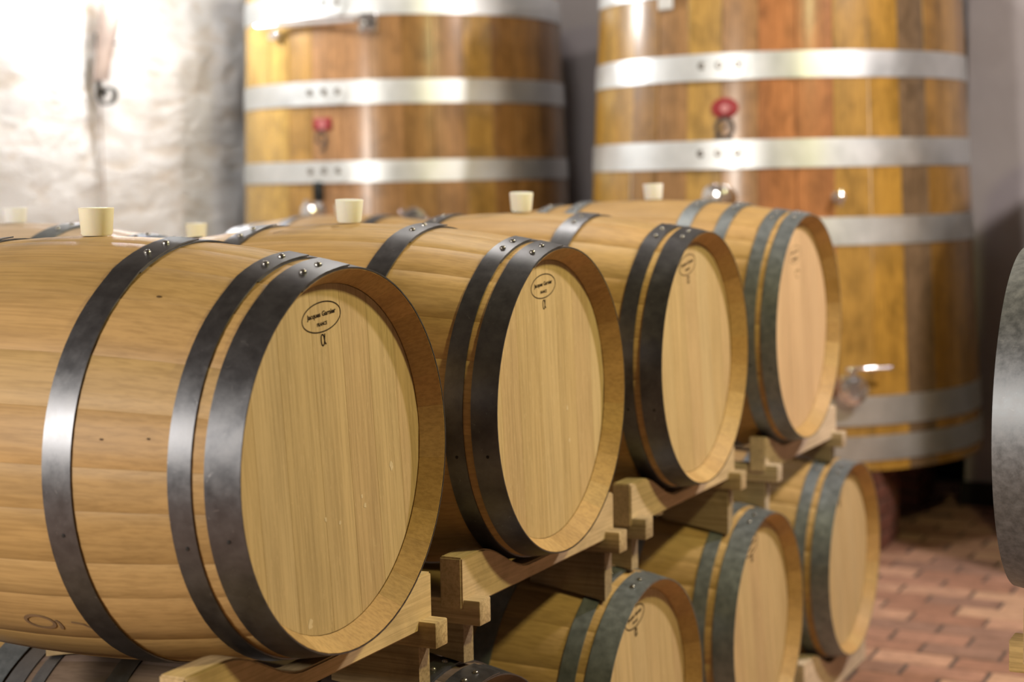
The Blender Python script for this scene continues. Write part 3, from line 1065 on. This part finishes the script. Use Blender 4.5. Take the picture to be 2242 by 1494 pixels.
# left tank fittings
tp = fit('tap', tap_mesh('tap', [(0.044, -0.01), (0.044, 0.006), (0.020, 0.010), (0.020, 0.060), (0.034, 0.064), (0.040, 0.074), (0.040, 0.100), (0.030, 0.110), (0.008, 0.112)]), tankL, LR, LZB, -0.6, 0.285, 0.0, label='chrome tap')
put('tap_handle', lathe_mesh('tap_handle', [(0.012, -0.055), (0.018, -0.050), (0.012, -0.030), (0.012, 0.030), (0.018, 0.050), (0.012, 0.055)], chrome, 12), tp, (-0.006, -0.088, 0))
fit('tap_shadow', box_mesh('tap_shadow', (-0.026, -0.020, -0.06), (0.026, 0.004, 0.035), iron_dark, 0.008, 2), tankL, LR, LZB, -0.2, 0.392, 0.002, label='dark block standing for the tap shadow')  # dark block put where the tap's shadow falls
v2 = fit('valve', tap_mesh('valve', [(0.050, -0.01), (0.050, 0.008), (0.030, 0.012), (0.030, 0.060), (0.055, 0.066), (0.062, 0.080), (0.055, 0.094), (0.020, 0.100)]), tankL, LR, LZB, 31.6, 0.235, 0.0, label='chrome valve behind the second barrel')
put('valve_wing', box_mesh('valve_wing', (-0.075, -0.09, -0.012), (0.075, -0.070, 0.014), chrome, 0.006, 2), v2, (0, 0, 0.02), (0, 0.35, 0))
# chrome latch bar under the top hoop of the left tank
bar = put('latch_bar', lathe_mesh('latch_bar', [(0.006, -0.30), (0.014, -0.295), (0.014, 0.285), (0.006, 0.29)], chrome, 12, 'x'), tankL, (-0.045, -(LR(1.19) + 0.035), 1.187 - LZB), (0, 0, rad(-2)))
blk = fit('latch_block', box_mesh('latch_block', (-0.045, -0.05, -0.045), (0.045, 0.01, 0.045), chrome, 0.008, 2), tankL, LR, LZB, 18.6, 1.175, 0.0)
put('latch_bolt', lathe_mesh('latch_bolt', [(0.018, 0.0), (0.018, -0.02), (0.010, -0.022)], rivet_steel, 12, 'y'), blk, (-0.01, -0.05, 0))
fit('latch_hook', box_mesh('latch_hook', (-0.035, -0.045, -0.045), (0.03, 0.005, 0.0), chrome, 0.008, 2), tankL, LR, LZB, -18, 1.165, 0.0)

# brick piers under the tanks


def pier(label, x0, x1, y0, y1):
    t = thing('brick_pier', label, 'pier', ((x0 + x1) / 2, (y0 + y1) / 2, FLOOR + 0.001), (0, 0, 0), 'brick piers under the tanks')
    h = -0.818 - FLOOR
    hx, hy = (x1 - x0) / 2, (y1 - y0) / 2
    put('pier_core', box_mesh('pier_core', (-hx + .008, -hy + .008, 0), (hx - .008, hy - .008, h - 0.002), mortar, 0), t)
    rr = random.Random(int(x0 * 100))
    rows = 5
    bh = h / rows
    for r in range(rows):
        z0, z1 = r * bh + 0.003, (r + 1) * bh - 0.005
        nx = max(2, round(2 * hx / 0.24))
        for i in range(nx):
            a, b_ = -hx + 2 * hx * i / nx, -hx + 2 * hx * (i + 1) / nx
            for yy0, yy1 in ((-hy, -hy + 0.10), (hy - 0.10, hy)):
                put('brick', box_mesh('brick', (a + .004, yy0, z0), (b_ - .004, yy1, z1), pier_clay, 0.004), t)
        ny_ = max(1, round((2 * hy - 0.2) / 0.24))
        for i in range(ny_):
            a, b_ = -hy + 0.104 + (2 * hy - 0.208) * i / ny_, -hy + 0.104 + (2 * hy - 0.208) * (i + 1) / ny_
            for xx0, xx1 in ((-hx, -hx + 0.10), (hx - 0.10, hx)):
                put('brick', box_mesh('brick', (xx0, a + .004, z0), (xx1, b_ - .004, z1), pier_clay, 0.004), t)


pier('red brick pier under the front of the right tank', -0.95, -0.42, 4.80, 5.15)
pier('red brick pier under the back of the right tank', -1.5, -0.5, 5.85, 6.2)
pier('red brick pier under the front of the left tank', -3.6, -2.8, 5.0, 5.35)
pier('red brick pier under the back of the left tank', -3.6, -2.8, 6.0, 6.3)
pier('red brick pier under the added third tank', 0.7, 1.5, 4.6, 5.4)  # carries the added tank out of view
dp = thing('drain_pipe', 'short pale pipe end under the right tank rim', 'pipe', (-0.47, 4.735, -0.845))
put('pipe', lathe_mesh('pipe', [(0.018, 0.06), (0.020, -0.05), (0.026, -0.052), (0.026, -0.07), (0.016, -0.072)], chrome, 14, 'y'), dp)

# ------------------------------------------------------------------ wall sconce: a clay roof tile on a wrought iron scroll
t = thing('wall_sconce', 'clay tile wall lamp on iron scroll, upper left', 'lamp', (WL + 0.03, 4.46, 0.86))
# half-round tile, leaning out from the wall, hollow side to the wall
vs, fs = [], []
nz_, na = 14, 12
for i in range(nz_ + 1):
    z = 0.075 + 0.64 * i / nz_
    rr_ = 0.045 + 0.034 * i / nz_
    cx = 0.012 + 0.150 * (i / nz_) ** 1.1
    for sh in (0.0, 0.010):
        for k in range(na + 1):
            a = -PI / 2 + PI * k / na
            vs.append((cx + (rr_ - sh) * math.cos(a) * 1.05, (rr_ - sh) * math.sin(a), z))
m = na + 1
for i in range(nz_):
    for k in range(na):
        a = i * 2 * m + k
        fs.append((a, a + 1, a + 2 * m + 1, a + 2 * m))
        b_ = a + m
        fs.append((b_, b_ + 2 * m, b_ + 2 * m + 1, b_ + 1))
    for k in (0, na):
        a = i * 2 * m + k
        fs.append((a, a + m, a + 3 * m, a + 2 * m))
for i in (0, nz_):
    for k in range(na):
        a = i * 2 * m + k
        fs.append((a, a + m, a + m + 1, a + 1))
put('tile_shade', mesh('tile_shade', vs, fs, tile_clay, True, 40), t)
# scroll
pts = [(0.010, 0.30), (0.012, 0.20), (0.010, 0.06)]
for k in range(30):
    a = PI + 0.2 + k * 0.235
    r = 0.060 - 0.0014 * k
    pts.append((0.062 + r * math.cos(a), 0.010 + r * math.sin(a) * 0.95))
vs, fs = [], []
for i, p in enumerate(pts):
    q0, q1 = pts[max(i - 1, 0)], pts[min(i + 1, len(pts) - 1)]
    d = Vector((q1[0] - q0[0], q1[1] - q0[1])).normalized()
    nx, nzz = -d.y * 0.004, d.x * 0.004
    for s, yy in ((1, -0.016), (1, 0.016), (-1, 0.016), (-1, -0.016)):
        vs.append((p[0] + s * nx, yy, p[1] + s * nzz))
for i in range(len(pts) - 1):
    for q in range(4):
        q2 = (q + 1) % 4
        fs.append((4 * i + q, 4 * i + q2, 4 * i + 4 + q2, 4 * i + 4 + q))
e_ = 4 * (len(pts) - 1)
fs += [(0, 1, 2, 3), (e_ + 3, e_ + 2, e_ + 1, e_)]
put('iron_scroll', mesh('iron_scroll', vs, fs, iron_dark, True, 40), t)
for z, x in ((0.245, 0.105), (0.36, 0.135)):
    put('tile_clip', box_mesh('tile_clip', (x, -0.004, z), (x + 0.026, 0.004, z + 0.008), iron_dark, 0.001), t)
bm_, nt_, b_ = new_mat('lit_bulb')
b_.inputs['Emission Color'].default_value = (1, 0.93, 0.82, 1)
b_.inputs['Emission Strength'].default_value = 30
put('bulb', lathe_mesh('bulb', [(0.012, -0.05), (0.016, -0.03), (0.03, 0.0), (0.03, 0.02), (0.015, 0.04), (0.004, 0.045)], bm_, 14), t, (0.10, 0.0, 0.56))
line_obj = put('sconce_line', lathe_mesh('sconce_line', [(0.0028, -1.2), (0.0028, 0.05)], tile_clay, 8), t, (0.012, 0.0, -0.05))  # thin upright rod down the wall below the scroll
